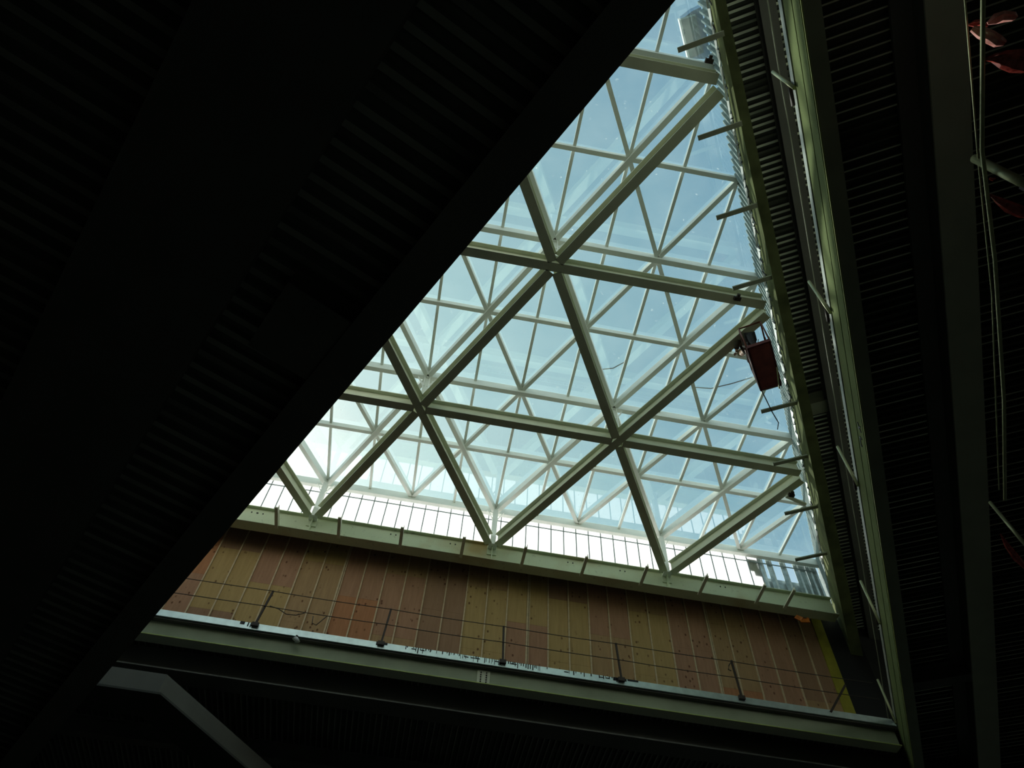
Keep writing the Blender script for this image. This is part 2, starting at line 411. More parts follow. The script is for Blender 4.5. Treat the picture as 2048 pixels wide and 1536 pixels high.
# ------------------------------------------------------------------ upper glazing grid
GT = 2.05
def bar(A, B, w, d, name, label, group):
    mb = MB().prism(R_prof(w, d, GT - d), Vector((A.x, A.y, 0)), Vector((B.x, B.y, 0)))
    return tag(mb.build(name, PALE), label, 'glazing bar', group)
ORD = {0: 'over the girder edge', .5: 'half a bay above the girder', 1: 'above the first row beam', 1.5: 'midway between first and second row',
       2: 'above the second row beam', 2.5: 'midway between second and third row', 3: 'above the third row beam', 3.5: 'at the very top of the opening'}
k = 0
for i in range(0, 8):
    b = i * .5; main = i % 2 == 0
    w, d = (0.15, 0.30) if main else (0.12, 0.19)
    bar(lat(-2, b), lat(3 - b, b), w, d, 'glazing_bar', ('wide' if main else 'slim') + ' pale green cross bar under the glass, ' + ORD[b], 'cross bars of the glazing')
for i in range(-4, 6):
    a = i * .5; main = i % 2 == 0
    w, d = (0.145, 0.28) if main else (0.12, 0.18)
    e = 3 - a
    rel = 'leaning right, foot at the girder %s' % {-4: 'hidden far left', -3: 'far left', -2: 'left of the slab', -1: 'left of the leftmost node', 0: 'of the leftmost node', 1: 'between leftmost and middle nodes', 2: 'of the middle node', 3: 'between middle and rightmost nodes', 4: 'of the rightmost node', 5: 'right of the rightmost node'}[i]
    bar(lat(a, 0), lat(a, min(e, 4.2)), w, d, 'glazing_bar', ('wide' if main else 'slim') + ' glazing bar ' + rel, 'right leaning glazing bars')
for i in range(-3, 6):
    s = i * .5; main = i % 2 == 0
    w, d = (0.145, 0.28) if main else (0.12, 0.18)
    b1 = s + 2
    rel = 'leaning left, foot at %s' % {-3: 'the hidden far left', -2: 'a point left of the slab', -1: 'a point left of the leftmost node', 0: 'the leftmost node', 1: 'the midpoint of leftmost and middle nodes', 2: 'the middle node', 3: 'the midpoint of middle and rightmost nodes', 4: 'the rightmost node', 5: 'a point right of the rightmost node'}[i]
    bar(lat(s, 0), lat(s - min(b1, 4.2), min(b1, 4.2)), w, d, 'glazing_bar', ('wide' if main else 'slim') + ' glazing bar ' + rel, 'left leaning glazing bars')
# slim purlins running straight across the cross bars
for i in range(-4, 12):
    x = 1.5 * i
    y1 = -2 * (18 - x) * S3            # right roof edge
    y1 = max(y1, -19.5)
    ya = -0.05
    o = MB().prism(R_prof(0.085, 0.10, GT - 0.10), Vector((x, ya, 0)), Vector((x, y1, 0))).build('slim_glazing_bar', PALE)
    tag(o, 'very slim glazing bar square to the girder, %s' % (['four quarter bays left of the leftmost node', 'three quarter bays left of the leftmost node', 'half a bay left of the leftmost node', 'a quarter bay left of the leftmost node', 'over the leftmost node', 'a quarter bay right of the leftmost node', 'midway between leftmost and middle nodes', 'a quarter bay left of the middle node', 'over the middle node', 'a quarter bay right of the middle node', 'midway between middle and rightmost nodes', 'a quarter bay left of the rightmost node', 'over the rightmost node', 'a quarter bay right of the rightmost node', 'half a bay right of the rightmost node', 'nearest the right corner'][i + 4]), 'glazing bar', 'slim glazing bars square to the girder')
# triangular panes: two right-triangle sheets per half-size lattice triangle
def pane_mesh(p, q, r):
    c = (p + q + r) / 3
    pts = [v + (c - v).normalized() * 0.045 for v in (p, q, r)]
    return MB().slab([(v.x, v.y) for v in pts], GT + 0.004, GT + 0.016)
hl = L / 2; hh = L * S3 / 2
protos = {}
def pane(p, q, r, key):
    c = Vector((min(p.x, q.x, r.x), min(p.y, q.y, r.y)))
    if key not in protos:
        o = pane_mesh(p, q, r).build('glass_pane', GLASS)
        tag(o, 'dusty clear triangular glass pane lying on the pale glazing bars', 'glass pane', 'triangular skylight panes')
        protos[key] = (o, c)
        return
    src, c0 = protos[key]
    o = src.copy(); COL.objects.link(o)
    o.location = src.location + Vector((c.x - c0.x, c.y - c0.y, 0))
def HL(i, j): return Vector((hl * (i + 0.5 * j), -hh * j, 0))
for j in range(0, 7):
    for i in range(-4, 6 - j):
        p = HL(i, j); q = HL(i + 1, j); r = HL(i, j + 1); m = (p + q) / 2
        # leave out what lies wholly behind the dark left slab
        if NB.dot(m) - NB.dot(Vector((CAM.x, CAM.y, 0))) > 2.0:
            pane(p, m, r, 'ul'); pane(m, q, r, 'ur')
        if i + j < 5:
            s = HL(i + 1, j + 1); q2 = q; m2 = (r + s) / 2
            if NB.dot(m2) - NB.dot(Vector((CAM.x, CAM.y, 0))) > 2.0:
                pane(r, m2, q2, 'dl'); pane(m2, s, q2, 'dr')

# ------------------------------------------------------------------ edge girder at the plywood wall
gr = empty('edge_girder', (4, 0, -0.62), 'deep olive green girder with rust stains along the top of the plywood wall', 'girder')
ig = [(-.20, 0), (.20, 0), (.20, .03), (.012, .03), (.012, .79), (.14, .79), (.14, .82), (-.14, .82), (-.14, .79), (-.012, .79), (-.012, .03), (-.20, .03)]
ig = [(-.20, 0), (.20, 0), (.20, .03), (.15, .03), (.15, .79), (.17, .79), (.17, .82), (-.20, .82), (-.20, .79), (.125, .79), (.125, .03), (-.20, .03)]
# web set on the line of the wall, flanges both sides
def web_prof():
    a = .20
    return [(-a, 0), (a, 0), (a, .03), (.01, .03), (.01, .79), (.12, .79), (.12, .82), (-.12, .82), (-.12, .79), (-.01, .79), (-.01, .03), (-a, .03)]
MB().prism([(u, v - .62) for u, v in web_prof()], (-14, 0, 0), (17.85, 0, 0)).build('girder_section', GIRD, gr)
for x in (0, 6, 12):
    mb = MB()
    mb.box((x - .012, -.19, -.59), (x + .012, -.01, .17))
    mb.box((x - .16, -.045, -.25), (x + .16, -.015, .14))
    mb.build('gusset_plate', GIRD, gr)
hb = MB()
for x in (-2.0, 0.4 - 2.2, 2.6, 4.6, 6.0 + 2.6, 10.4, 13.9):
    for dx in (0, .17):
        pts = [(x + dx + .022 * math.cos(t), -.012, -.02 + .03 * math.sin(t)) for t in [k * math.pi / 4 for k in range(8)]]
        hb.face_set(pts + [(p[0], -.020, p[2]) for p in pts], [list(range(8)), list(range(15, 7, -1))] + [[i, (i + 1) % 8, 8 + (i + 1) % 8, 8 + i] for i in range(8)])
hb.build('bolt_pair', BLACKM, gr)
for x in (-1, 1, 3, 5, 7, 9, 11, 13, 14.95, 15.95):
    o = MB().prism(R_prof(.10, .05), (x, -1.02, -.68), (x, -.12, -.68)).prism(R_prof(.012, .14), (x + .044, -1.0, -.63), (x + .044, -.05, -.63)).build('outrigger_bar', PAINT)
    w = {-1: 'leftmost one beside the dark slab', 1: 'just right of the leftmost node', 3: 'third from the left', 5: 'left of the middle node', 7: 'right of the middle node', 9: 'midway between middle and rightmost nodes',
         11: 'left of the rightmost node', 13: 'right of the rightmost node', 14.95: 'second from the right corner', 15.95: 'nearest the right corner'}[x]
    tag(o, 'short bar sticking out under the plywood wall girder, ' + w, 'bracket', 'bars under the edge girder')
for k, b in enumerate((-10.17, -8.2, -6.2, -4.23, -.24, 1.72, 3.74, 5.79)):
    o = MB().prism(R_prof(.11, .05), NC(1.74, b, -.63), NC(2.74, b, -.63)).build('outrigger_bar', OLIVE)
    w = ['topmost, under the roof box', 'second from the top', 'third from the top', 'just above the second row beam end', 'first below the red basket', 'overlapping the first row beam end', 'below the first row beam end', 'lowest, near the corner'][k]
    tag(o, 'dark bar sticking out from the right roof edge, ' + w, 'bracket', 'bars along the right roof edge')

# ------------------------------------------------------------------ translucent upstand strip over the girder
wn = bpy.data.objects.new('window_1', None); COL.objects.link(wn); wn.location = (3, .13, Z0 + .2); wn['kind'] = 'structure'
x = -14.0; xs = []
while x < 15.6: xs.append(x); x += .45
mb = MB()
for i, x in enumerate(xs):
    mb.box((x + .004, .13, .2), (x + .446, .136, GT - .1))
mb.build('translucent_panel', TRANS, wn)
mb = MB()
SEAM = mat('teal grey seam', (0.22, 0.27, 0.27), 0.5)
for x in xs: mb.box((x - .018, .105, .2), (x + .018, .128, GT - .1))
mb.build('mullion', SEAM, wn)
MB().box((-14, .085, 1.54), (17.8, .104, 1.58)).build('rail', SEAM, wn)
mb = MB()
for i, x in enumerate((15.64, 15.98, 16.22, 16.5, 16.74, 17.0, 17.22, 17.46, 17.66)):
    if i in (2, 4): continue
    mb.prism([(0, 0), (.16, 0), (.20, .05), (.22, 0), (.22, .02), (.19, .07), (.15, .02), (0, .02)], (x, .16, .2), (x, .16, GT - .1), up=Vector((0, -1, 0)))
mb.box((15.66, .24, .2), (17.9, .26, 1.0))
mb.build('metal_siding', GALV, wn)
mb = MB(); mb.box((15.25, .16, 1.15), (15.62, .2, 1.72)).box((15.4, .18, .95), (15.66, .22, 1.3))
mb.build('backing_board', OLIVE, wn)

# ribbed metal upstand above the right roof edge
mb = MB(); prof = []; pitch = .21; cnt = 215
for k in range(cnt):
    u = k * pitch - 26
    prof += [(u, 2.77), (u + .10, 2.78), (u + .12, 2.70), (u + .18, 2.70)]
lo_ = [NC(a, u, .40) for u, a in prof]; hi_ = [NC(a, u, GT + .05) for u, a in prof]
lo2 = [NC(a + .02, u, .40) for u, a in prof]; hi2 = [NC(a + .02, u, GT + .05) for u, a in prof]
n = len(prof)
mb.face_set(lo_ + hi_, [[i, i + 1, n + i + 1, n + i] for i in range(n - 1)])
mb.face_set(lo2 + hi2, [[i, i + 1, n + i + 1, n + i] for i in range(n - 1)])
tag(mb.build('wall_right', mat('ribbed teal grey sheet', (0.26, 0.33, 0.31), 0.5, 0.15, 0.4, 4)), kind='structure')

# ------------------------------------------------------------------ right roof edge girder (channel)
rg = empty('edge_girder', NC(2.8, -4, -1.3), 'long dark olive channel girder along the right side of the skylight opening', 'girder')
mb = MB(); st = [(-26, .0), (-11, .0), (8, 1.0), (17, 1.35)]
for (b0, s0), (b1, s1) in zip(st[:-1], st[1:]):
    def ring(b, s):
        zb = -.40 - .95 * s; out_ = 2.93 + .14 * s
        return [NC(2.72, b, .42), NC(2.72, b, zb), NC(out_, b, zb), NC(out_, b, zb + .03), NC(2.745, b, zb + .03), NC(2.745, b, .42)]
    r0 = ring(b0, s0); r1 = ring(b1, s1)
    mb.face_set(r0 + r1, [[i, (i + 1) % 6, 6 + (i + 1) % 6, 6 + i] for i in range(6)])
    if b0 == -26: mb.face_set(r0, [list(range(6))])
    if b1 == 17: mb.face_set(r1, [list(range(6))])
mb.build('channel_section', mat('dark lime olive paint', (0.15, 0.17, 0.075), 0.95, 0, 0.5, 1.5, None, 0.03), rg)
# ragged flashing and splashed sealant hanging over its top edge
mb = MB(); b = -13.0; rnd = random.Random(3)
while b < 7.2:
    w = rnd.uniform(.10, .45); dpt = rnd.uniform(.03, .10) if rnd.random() < .7 else .015
    if b > -5: dpt *= 2.2
    p = [NC(2.66, b, .46), NC(2.70, b, .46 - dpt), NC(2.69, b + w * .6, .46 - dpt * rnd.uniform(.4, 1.1)), NC(2.66, b + w, .46)]
    q = [v + NV * .02 for v in p]
    mb.face_set(p + q, [(0, 1, 2, 3), (7, 6, 5, 4), (0, 1, 5, 4), (1, 2, 6, 5), (2, 3, 7, 6), (3, 0, 4, 7)])
    b += w * .9
mb.build('torn_flashing', WHITEM, rg)
mb = MB(); b = -12.8
while b < 5:
    w = rnd.uniform(.05, .22); dpt = rnd.uniform(.1, .4)
    mb.prism([(0, 0), (.03, 0), (.03, .03), (0, .03)], NC(2.685, b, .44), NC(2.70, b + w * rnd.uniform(-1, 1), .44 - dpt))
    b += rnd.uniform(.2, .9)
mb.build('sealant_drips', TAR, rg)['kind'] = 'stuff'
# roof cross beam on the right
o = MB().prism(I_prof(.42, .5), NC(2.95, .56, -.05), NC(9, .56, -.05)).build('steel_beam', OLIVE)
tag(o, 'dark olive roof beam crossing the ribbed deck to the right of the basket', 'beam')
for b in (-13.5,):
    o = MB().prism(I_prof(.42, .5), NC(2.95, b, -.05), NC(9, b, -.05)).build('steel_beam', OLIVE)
    tag(o, 'dark roof beam crossing the ribbed deck at the top beyond the opening', 'beam')
o = MB().prism(I_prof(.34, .5), NC(3.75, -26, -.35), NC(3.75, 17, -.35)).build('steel_beam', DARKBEAM)
tag(o, 'dark roof beam parallel to the right edge, behind the guard cable', 'beam')

# ------------------------------------------------------------------ plywood wall
wl = bpy.data.objects.new('wall_back', None); COL.objects.link(wl); wl.location = (5, .3, Z0 - 5.19); wl['kind'] = 'structure'
YW = .75; KW = (18.16 + YW) / 18.40; KX = lambda x: 4.3215 + (x - 4.3215) * KW
PB = .656 * KW; X0 = KX(-2.52) - PB * 6; XE = KX(17.0)
seq = [1, 4, 3, 1, 0, 2, 3, 4, 0, 1, 2, 0, 1, 4, 0, 2, 1, 0, 4, 1]
seq2 = [0, 2, 1, 0, 2, 4, 1, 2, 0, 4, 2, 0, 1, 2, 4, 0, 2, 1, 0, 4]
seqs = {0: [0, 1, 3, 4, 0, 1, 4, 0, 4, 0, 2, 4, 1, 0, 1, 0, 1, 4],
        1: [1, 0, 1, 2, 0, 3, 2, 1, 4, 2, 1, 2, 0, 2, 1, 0, 1, 4]}
seqs[2] = [4, 1, 1, 4, 1, 4, 0, 4, 1, 4, 0, 1, 4, 1, 0, 4, 1, 4]
for i in range(18):
    xa = X0 + i * 2 * PB; xb = min(xa + 2 * PB, XE)
    if xa >= XE - .01: break
    j = i % 2
    cuts = [(-5.19, -4.65), (-4.65, -2.2), (-2.2, 0.05)] if j == 0 else [(-5.19, -3.45), (-3.45, -1.0), (-1.0, 0.05)]
    cols = [seqs[1][(i * 5 + 2) % 18], seqs[1][i % 18], seqs[0][i % 18]]
    if i == 4: cols = [2, 2, 1]
    if i == 5: cols = [0, 0, 2]
    if i == 6: cols = [3, 3, 1]
    for (z0, z1), cidx in zip(cuts, cols):
        MB().box((xa + .002, YW, z0 + .002), (xb - .002, YW + .018, z1 - .002)).build('plywood_sheet', PLY[cidx], wl)
k = 0
x = X0
while x < XE - .1:
    kk = round((x - KX(-2.52)) / PB)
    w = .05 if kk in (6, 15, 24) else .04
    MB().box((x - w / 2, YW - .05, -5.19), (x + w / 2, YW, 0.05)).build('batten', BATTEN, wl)
    if kk in (6, 15, 24): MB().box((x + w / 2 + .02, YW - .05, -5.19), (x + w / 2 + .045, YW, 0.05)).build('batten', BATTEN, wl)
    x += PB
MB().box((XE, YW - .04, -5.19), (XE + .36, YW + .02, .05)).build('yellow_sheathing', YELLOW, wl)
MB().box((XE + .36, YW - .02, -5.19), (18.9, YW + .25, .05)).build('dark_panel', BLACKM, wl)  # plain near-black panel closing the right end of the wall
MB().box((-34, YW + .02, -5.19), (XE + .36, YW + .16, .05)).build('backing_wall', WALLM, wl)
MB().box((18.9, YW + .25, -5.19), (46, YW + .65, .05)).build('backing_wall', WALLM, wl)
mb = MB()   # orange strap folded under the girder
mb.prism([(-.02, 0), (.02, 0), (.02, .16), (-.02, .16)], (16.30, .05, -.86), (16.45, -.02, -1.02))
mb.prism([(-.02, 0), (.02, 0), (.02, .14), (-.02, .14)], (16.45, -.02, -1.05), (16.80, .02, -.98))
mb.prism([(-.015, 0), (.015, 0), (.015, .10), (-.015, .10)], (16.66, .0, -1.02), (16.84, .05, -.82))
tag(mb.build('folded_strap', ORANGE), 'small orange strap folded under the right end of the edge girder', 'strap')

# ------------------------------------------------------------------ third floor edge in front of the plywood wall
FX1 = 17.47
tag(MB().box((-14, -1.12, -5.42), (FX1 + .5, 9, -5.20)).build('floor', CONC), kind='structure')
fe = empty('floor_edge_beam', (5, -1.1, -5.95), 'green floor edge beam with galvanised top strip below the plywood wall', 'beam')
MB().box((-14, -1.17, -5.375), (FX1, -1.125, -5.18)).build('edge_strip', GALVL, fe)
ws = MB()
prof = [(0, -5.95), (.16, -5.95), (.16, -5.92), (.03, -5.92), (.03, -5.43), (.16, -5.43), (.16, -5.40), (0, -5.40)]
ws.box((-14, -.98, -5.86), (FX1, -.94, -5.42))
ws.build('web', mat('mid olive web paint', (0.38, 0.43, 0.29), 0.6, 0, 0.2, 1.2), fe)
MB().box((-14, -1.045, -5.89), (FX1, -.72, -5.86)).build('bottom_flange', PAINT, fe)
MB().box((-14, -1.06, -5.888), (FX1, -1.046, -5.86)).build('flange_lip', LIME, fe)
mb = MB(); mb.box((5.83, -1.0, -5.85), (6.17, -.981, -5.45)); mb.build('splice_plate', PAINT, fe)
mb = MB()
for r_ in range(5):
    for dx in (-.075, .075):
        cx, cz = 6.0 + dx, -5.80 + r_ * .07
        mb.prism([(.018 * math.cos(t), .018 * math.sin(t)) for t in [k * math.pi / 3 for k in range(6)]], (cx, -1.025, cz), (cx, -1.0, cz))
mb.build('bolt_rows', BLACKM, fe)
# tar runs on the strip
mb = MB(); rr = random.Random(11)
def drip(x, ln, w): mb.box((x, -1.178, -5.185 - ln), (x + w, -1.171, -5.175))
x = 3.7
while x < 9.9:
    dens = .9 if (4.0 < x < 4.5 or 5.0 < x < 7.4) else .35
    if rr.random() < dens: drip(x, rr.uniform(.02, .17), rr.uniform(.010, .03))
    if rr.random() < .10: mb.box((x, -1.178, -5.25), (x + .12, -1.171, -5.225))
    x += rr.uniform(.03, .08)
for x, ln, w in ((-.55, .08, .12), (-.35, .12, .03), (-.28, .13, .03), (3.05, .1, .1), (3.2, .12, .03), (3.1, .06, .25), (9.5, .09, .2), (9.75, .07, .12), (9.9, .04, .3)): drip(x, ln, w)
mb.build('tar_drips', TAR, fe)['kind'] = 'stuff'
# deeper girder set back behind the edge beam
o = MB().prism([(-.3, 0), (.3, 0), (.3, .04), (-.18, .04), (-.18, .9), (-.26, .9), (-.26, .04), (-.3, .04)], (-14, -.35, -6.52), (22, -.35, -6.52)).build('deep_girder', DARKBEAM)
tag(o, 'deep unlit girder behind and below the green floor edge beam', 'girder')
# floor deck underside beyond
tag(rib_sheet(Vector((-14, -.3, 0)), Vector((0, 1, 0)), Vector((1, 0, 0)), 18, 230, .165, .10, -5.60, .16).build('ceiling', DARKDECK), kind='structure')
o = MB().prism(I_prof(.3, .5), (-8, 3.2, -6.3), (20, 3.2, -6.3)).build('steel_beam', DARKBEAM)
tag(o, 'black beam far below the floor edge, nearly lost in the dark at the bottom', 'beam')
# kinked beam at lower left
zk = -8.285
pts = [Vector((-5.2, -1.86)), Vector((-1.456, -1.86)), Vector((1.7, 2.35))]
def off(p0, p1, p2, d):
    n1 = Vector(((p1 - p0).y, -(p1 - p0).x)).normalized(); n2 = Vector(((p2 - p1).y, -(p2 - p1).x)).normalized()
    nm = (n1 + n2).normalized(); s = 1 / max(nm.dot(n1), .3)
    return p0 + n1 * d, p1 + nm * d * s, p2 + n2 * d
w2 = .48
A_ = off(*pts, w2); B_ = off(*pts, -w2)
kb = empty('kinked_beam', (-1, -2, zk), 'wide dark grey-green beam that bends sharply, at the bottom left under the floor', 'beam')
mb = MB()
for i in range(2):
    q = [A_[i], A_[i + 1], B_[i + 1], B_[i]]
    mb.slab([(p.x, p.y) for p in q], zk, zk + .05)
mb.build('bottom_flange', mat('dark slate paint', (0.075, 0.078, 0.065), 0.75, 0, 0.2, 1), kb)
A2 = off(*pts, .03); B2 = off(*pts, -.03); mb = MB()
for i in range(2):
    q = [A2[i], A2[i + 1], B2[i + 1], B2[i]]
    mb.slab([(p.x, p.y) for p in q], zk + .05, zk + .8)
mb.build('web', DARKBEAM, kb)

# guard posts, cables on that floor edge
def guard_post(x, lean, label, top=1.1, clip=True):
    r = empty('guard_post', (x, -1.22, -5.2), label, 'guard post', 'guard posts in front of the plywood wall')
    t = Vector((x + lean, -1.24, -5.2 + top))
    MB().prism(R_prof(.05, .05, -.025), (x, -1.22, -5.26), t, up=Vector((0, 1, 0))).build('post_angle', STEEL, r)
    MB().box((x - .09, -1.25, -5.30), (x + .09, -1.18, -5.19)).build('clamp_foot', STEEL, r)
    return r
guard_post(-.15, .12, 'thin dark guard post with a loose wire, leftmost in front of the plywood')
guard_post(3.18, .06, 'thin dark guard post, second from the left in front of the plywood')
guard_post(6.46, -.04, 'upright dark guard post above the bolted splice plate')
guard_post(9.72, -.08, 'dark guard post, second from the right in front of the plywood')
g4 = guard_post(13.08, -.06, 'dark guard post with a forked broken top near the right of the plywood', 1.12)
MB().tube([(13.02, -1.25, -4.10), (12.90, -1.26, -4.28), (12.86, -1.26, -4.42), (12.93, -1.27, -4.46)], .016, 6).build('broken_strut', STEEL, g4)
gl = empty('guard_post', (15.64, -1.2, -5.2), 'dark guard post leaning hard to the right in the corner by the yellow sheathing', 'guard post')
MB().prism(R_prof(.06, .06, -.03), (15.62, -1.2, -5.25), (16.42, -1.1, -4.22), up=Vector((0, 1, 0))).build('post_angle', STEEL, gl)
def sag(a, b, n, s):
    a = Vector(a); b = Vector(b)
    return [a.lerp(b, t / n) + Vector((0, 0, -s * 4 * (t / n) * (1 - t / n))) for t in range(n + 1)]
for z, nm in ((-4.13, 'upper'), (-4.66, 'lower')):
    xs_ = [-6, -.1, 3.2, 6.43, 9.66, 13.03, 17.2]; p = []
    for a, b in zip(xs_[:-1], xs_[1:]): p += sag((a, -1.27, z), (b, -1.27, z), 6, .02)[:-1]
    p.append(Vector((17.2, -1.27, z)))
    o = MB().tube(p, .011, 6).build('guard_cable', STEEL)
    tag(o, nm + ' thin guard cable strung across in front of the plywood wall', 'cable', None)
o = MB().tube([(.05, -1.3, -4.66), (.3, -1.31, -4.72), (.55, -1.32, -4.86), (.8, -1.31, -4.84), (1.0, -1.3, -4.72)], .012, 6).build('loose_wire', STEEL)
tag(o, 'loose wire loop tangled beside the leftmost guard post', 'wire')
o = MB().tube([(1.25, -1.3, -4.78), (1.28, -1.3, -5.0), (1.4, -1.3, -5.05), (1.6, -1.3, -4.72)], .012, 6).build('loose_wire', STEEL)
tag(o, 'hooked wire end hanging from the lower cable between the two left guard posts', 'wire')
o = MB().tube([(1.0, -1.19, -5.40), (.97, -1.2, -5.48), (1.06, -1.2, -5.56), (.99, -1.2, -5.62)], [.05, .075, .06, .02], 8).build('plastic_bag', WHITEM)
tag(o, 'small pale crumpled bag hanging under the galvanised strip at the left', 'bag')

# ------------------------------------------------------------------ third floor on the right, its edge beam and guard
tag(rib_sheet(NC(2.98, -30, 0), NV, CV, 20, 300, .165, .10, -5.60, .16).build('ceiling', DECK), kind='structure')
tag(MB().slab([NC(2.96, -30, 0), NC(23, -30, 0), NC(23, 20, 0), NC(2.96, 20, 0)], -5.40, -5.19).build('floor', CONCL), kind='structure')
fr = empty('floor_edge_beam', NC(3, 0, -6.4), 'long bright green floor edge beam with a white top strip, right of the opening', 'beam')
def ncbox(a0, a1, b0, b1, z0, z1): return MB().slab([NC(a0, b0, 0), NC(a1, b0, 0), NC(a1, b1, 0), NC(a0, b1, 0)], z0, z1)
WEBP = mat('saturated olive green paint', (0.19, 0.235, 0.095), 0.9, 0, 0.3, 1, None, 0.06)
ncbox(2.885, 2.93, -28, 18, -5.42, -5.22).build('edge_strip', GALVD, fr)
ncbox(2.905, 2.95, -28, 18, -5.925, -5.43).build('upper_web', WEBP, fr)
ncbox(2.905, 2.95, -28, 18, -6.37, -5.975).build('lower_web', WEBP, fr)
ncbox(2.935, 3.18, -28, 18, -6.41, -6.38).build('bottom_flange', OLIVE, fr)
ncbox(2.915, 2.934, -28, 18, -6.41, -6.37).build('flange_lip', LIME, fr)
mb = MB()      # handwritten paint marks on the web
def stroke(p0, p1):
    a = NC(2.898, p0[0], p0[1]); b = NC(2.898, p1[0], p1[1])
    mb.prism(R_prof(.012, .03, -.015), a, b)
stroke((-3.55, -6.08), (-3.40, -6.24)); stroke((-3.55, -6.24), (-3.40, -6.08)); stroke((-3.47, -6.05), (-3.47, -6.27))
stroke((-3.20, -6.10), (-3.02, -6.10)); stroke((-3.20, -6.10), (-3.22, -6.22)); stroke((-3.02, -6.10), (-2.98, -6.16))
mb.build('paint_marks', TAR, fr)
RP = [(-9.95, 'topmost'), (-5.75, 'second from the top'), (-1.38, 'level with the plywood top'), (3.2, 'beside the lower right corner'), (7.4, 'lowest, nearly in the dark')]
for b, w in RP:
    r = empty('guard_post', NC(2.87, b, -5.25), 'pale guard post on the right floor edge, ' + w, 'guard post', 'guard posts on the right floor edge')
    MB().tube([NC(2.86, b, -5.5), NC(2.86, b, -4.12)], .032, 8).build('tube', GALVTUBE, r)
    MB().tube([NC(2.87, b + .05, -5.2), NC(2.87, b + .35, -5.21)], .04, 8).build('clamp', STEEL, r)
for z, nm in ((-4.42, 'thin'),):
    p = []
    bs = [-20] + [b for b, _ in RP] + [14]
    for a, b in zip(bs[:-1], bs[1:]): p += sag(NC(2.90, a, z), NC(2.90, b, z), 6, .05)[:-1]
    o = MB().tube(p, .010, 6).build('guard_cable', OLIVE)
    tag(o, nm + ' guard cable running along the right floor edge', 'cable')
# big girder under the right floor
bg_ = empty('floor_girder', NC(4.8, -4, -6.2), 'broad dull olive girder under the right floor, parallel to the edge beam', 'girder')
ncbox(4.60, 5.14, -28, 18, -6.17, -6.12).build('bottom_flange', PAINT, bg_)
ncbox(4.60, 4.64, -28, 18, -6.12, -5.62).build('web', DARKBEAM, bg_)  # shade of the sheltered web and top flange put into their colour
ncbox(4.3, 4.60, -28, 18, -5.70, -5.62).build('top_flange', DARKBEAM, bg_)
o = MB().prism(I_prof(.3, .45), NC(3.2, 5.0, -6.12), NC(4.6, 5.0, -6.12)).build('steel_beam', DARKBEAM)
tag(o, 'dark cross beam under the right floor near the lower corner', 'beam')

# level two floor edge on the right: posts, cables and tape
def rpost(b, label):
    r = empty('guard_post', NC(4.45, b, -9.2), label, 'guard post', 'thick guard tubes on the lower right floor')
    MB().tube([NC(4.42, b, -9.3), NC(4.36, b, -8.05)], .06 if b < -5 else .03, 12).build('tube', GALVTUBE, r)
    MB().box(tuple(NC(4.48, b, -9.32) - Vector((.1, .1, 0))), tuple(NC(4.48, b, -9.18) + Vector((.1, .1, 0)))).build('foot', STEEL, r)
rpost(-9.0, 'thick pale guard tube crossing the hanging cables at the right picture side')
rpost(-2.75, 'thin guard tube low at the right, above a red plastic strip')
cb = [(9.286, -18.14), (10.098, -16.592), (10.983, -15.273), (12.233, -13.231), (13.234, -11.441)]
pb = [Vector((x, y, -8.585)) for x, y in [(8.4, -19.8)] + cb]
o = MB().tube(pb, .028, 8).build('guard_cable', GALVTUBE)
tag(o, 'thick yellow-green guard cable at the right, with red plastic strips tied to it', 'cable')
o = MB().tube([Vector((8.3, -19.9, -8.185)), Vector((9.288, -18.102, -8.185)), Vector((10.372, -16.37, -8.185)), Vector((11.4, -14.7, -8.30)), Vector((13.2, -11.5, -8.4))], .013, 6).build('guard_cable', GALVTUBE)
tag(o, 'thinner guard cable just left of the thick one at the right side', 'cable')
tag(MB().slab([NC(4.46, -30, 0), NC(22, -30, 0), NC(22, 18, 0), NC(4.46, 18, 0)], -9.5, -9.25).build('floor', CONC), kind='structure')

def strip(pts, widths, m, label, twist=0.0, thick=.012):
    mb = MB(); pts = [Vector(p) for p in pts]; a = []; b = []
    n = len(pts)
    for i, p in enumerate(pts):
        d = (pts[min(i + 1, n - 1)] - pts[max(i - 1, 0)]).normalized()
        s = d.cross(UP).normalized(); s = Matrix.Rotation(twist * i / n + 0.25 * math.sin(i * 2.1), 3, d) @ s
        u = s.cross(d)
        w = widths[i] / 2; bul = w * .55
        a.append([p + s * w, p + s * w * .5 + u * bul, p - s * w * .1 + u * bul * .35, p - s * w * .6 + u * bul * .8, p - s * w, p - s * w * .5 - u * bul, p + s * w * .2 - u * bul * .5, p + s * w * .6 - u * bul])
    vs = [v for r in a for v in r]
    fs = [[i * 8 + k, i * 8 + (k + 1) % 8, (i + 1) * 8 + (k + 1) % 8, (i + 1) * 8 + k] for i in range(n - 1) for k in range(8)]
    mb.face_set(vs, fs, False); mb.face_set(vs, [list(range(8))[::-1], [(n - 1) * 8 + k for k in range(8)]])
    return tag(mb.build('plastic_strip', m), label, 'plastic strip', 'red plastic strips tied to the guard cables')
def at(px, py, h):
    d = RX * ((px - 1024) / 1505.67) + RY * ((py - 768) / 1505.67) + RZ
    p = CAM + d * (h / d.z); return Vector((p.x, p.y, p.z - Z0))
strip([at(1975, 47, 10), at(1990, 38, 10), at(2008, 33, 9.95), at(2028, 33, 9.9), at(2033, 35, 9.9)], [.04, .15, .13, .11, .05], TAPEP, 'short pink and red plastic strip, topmost at the right side', .5)
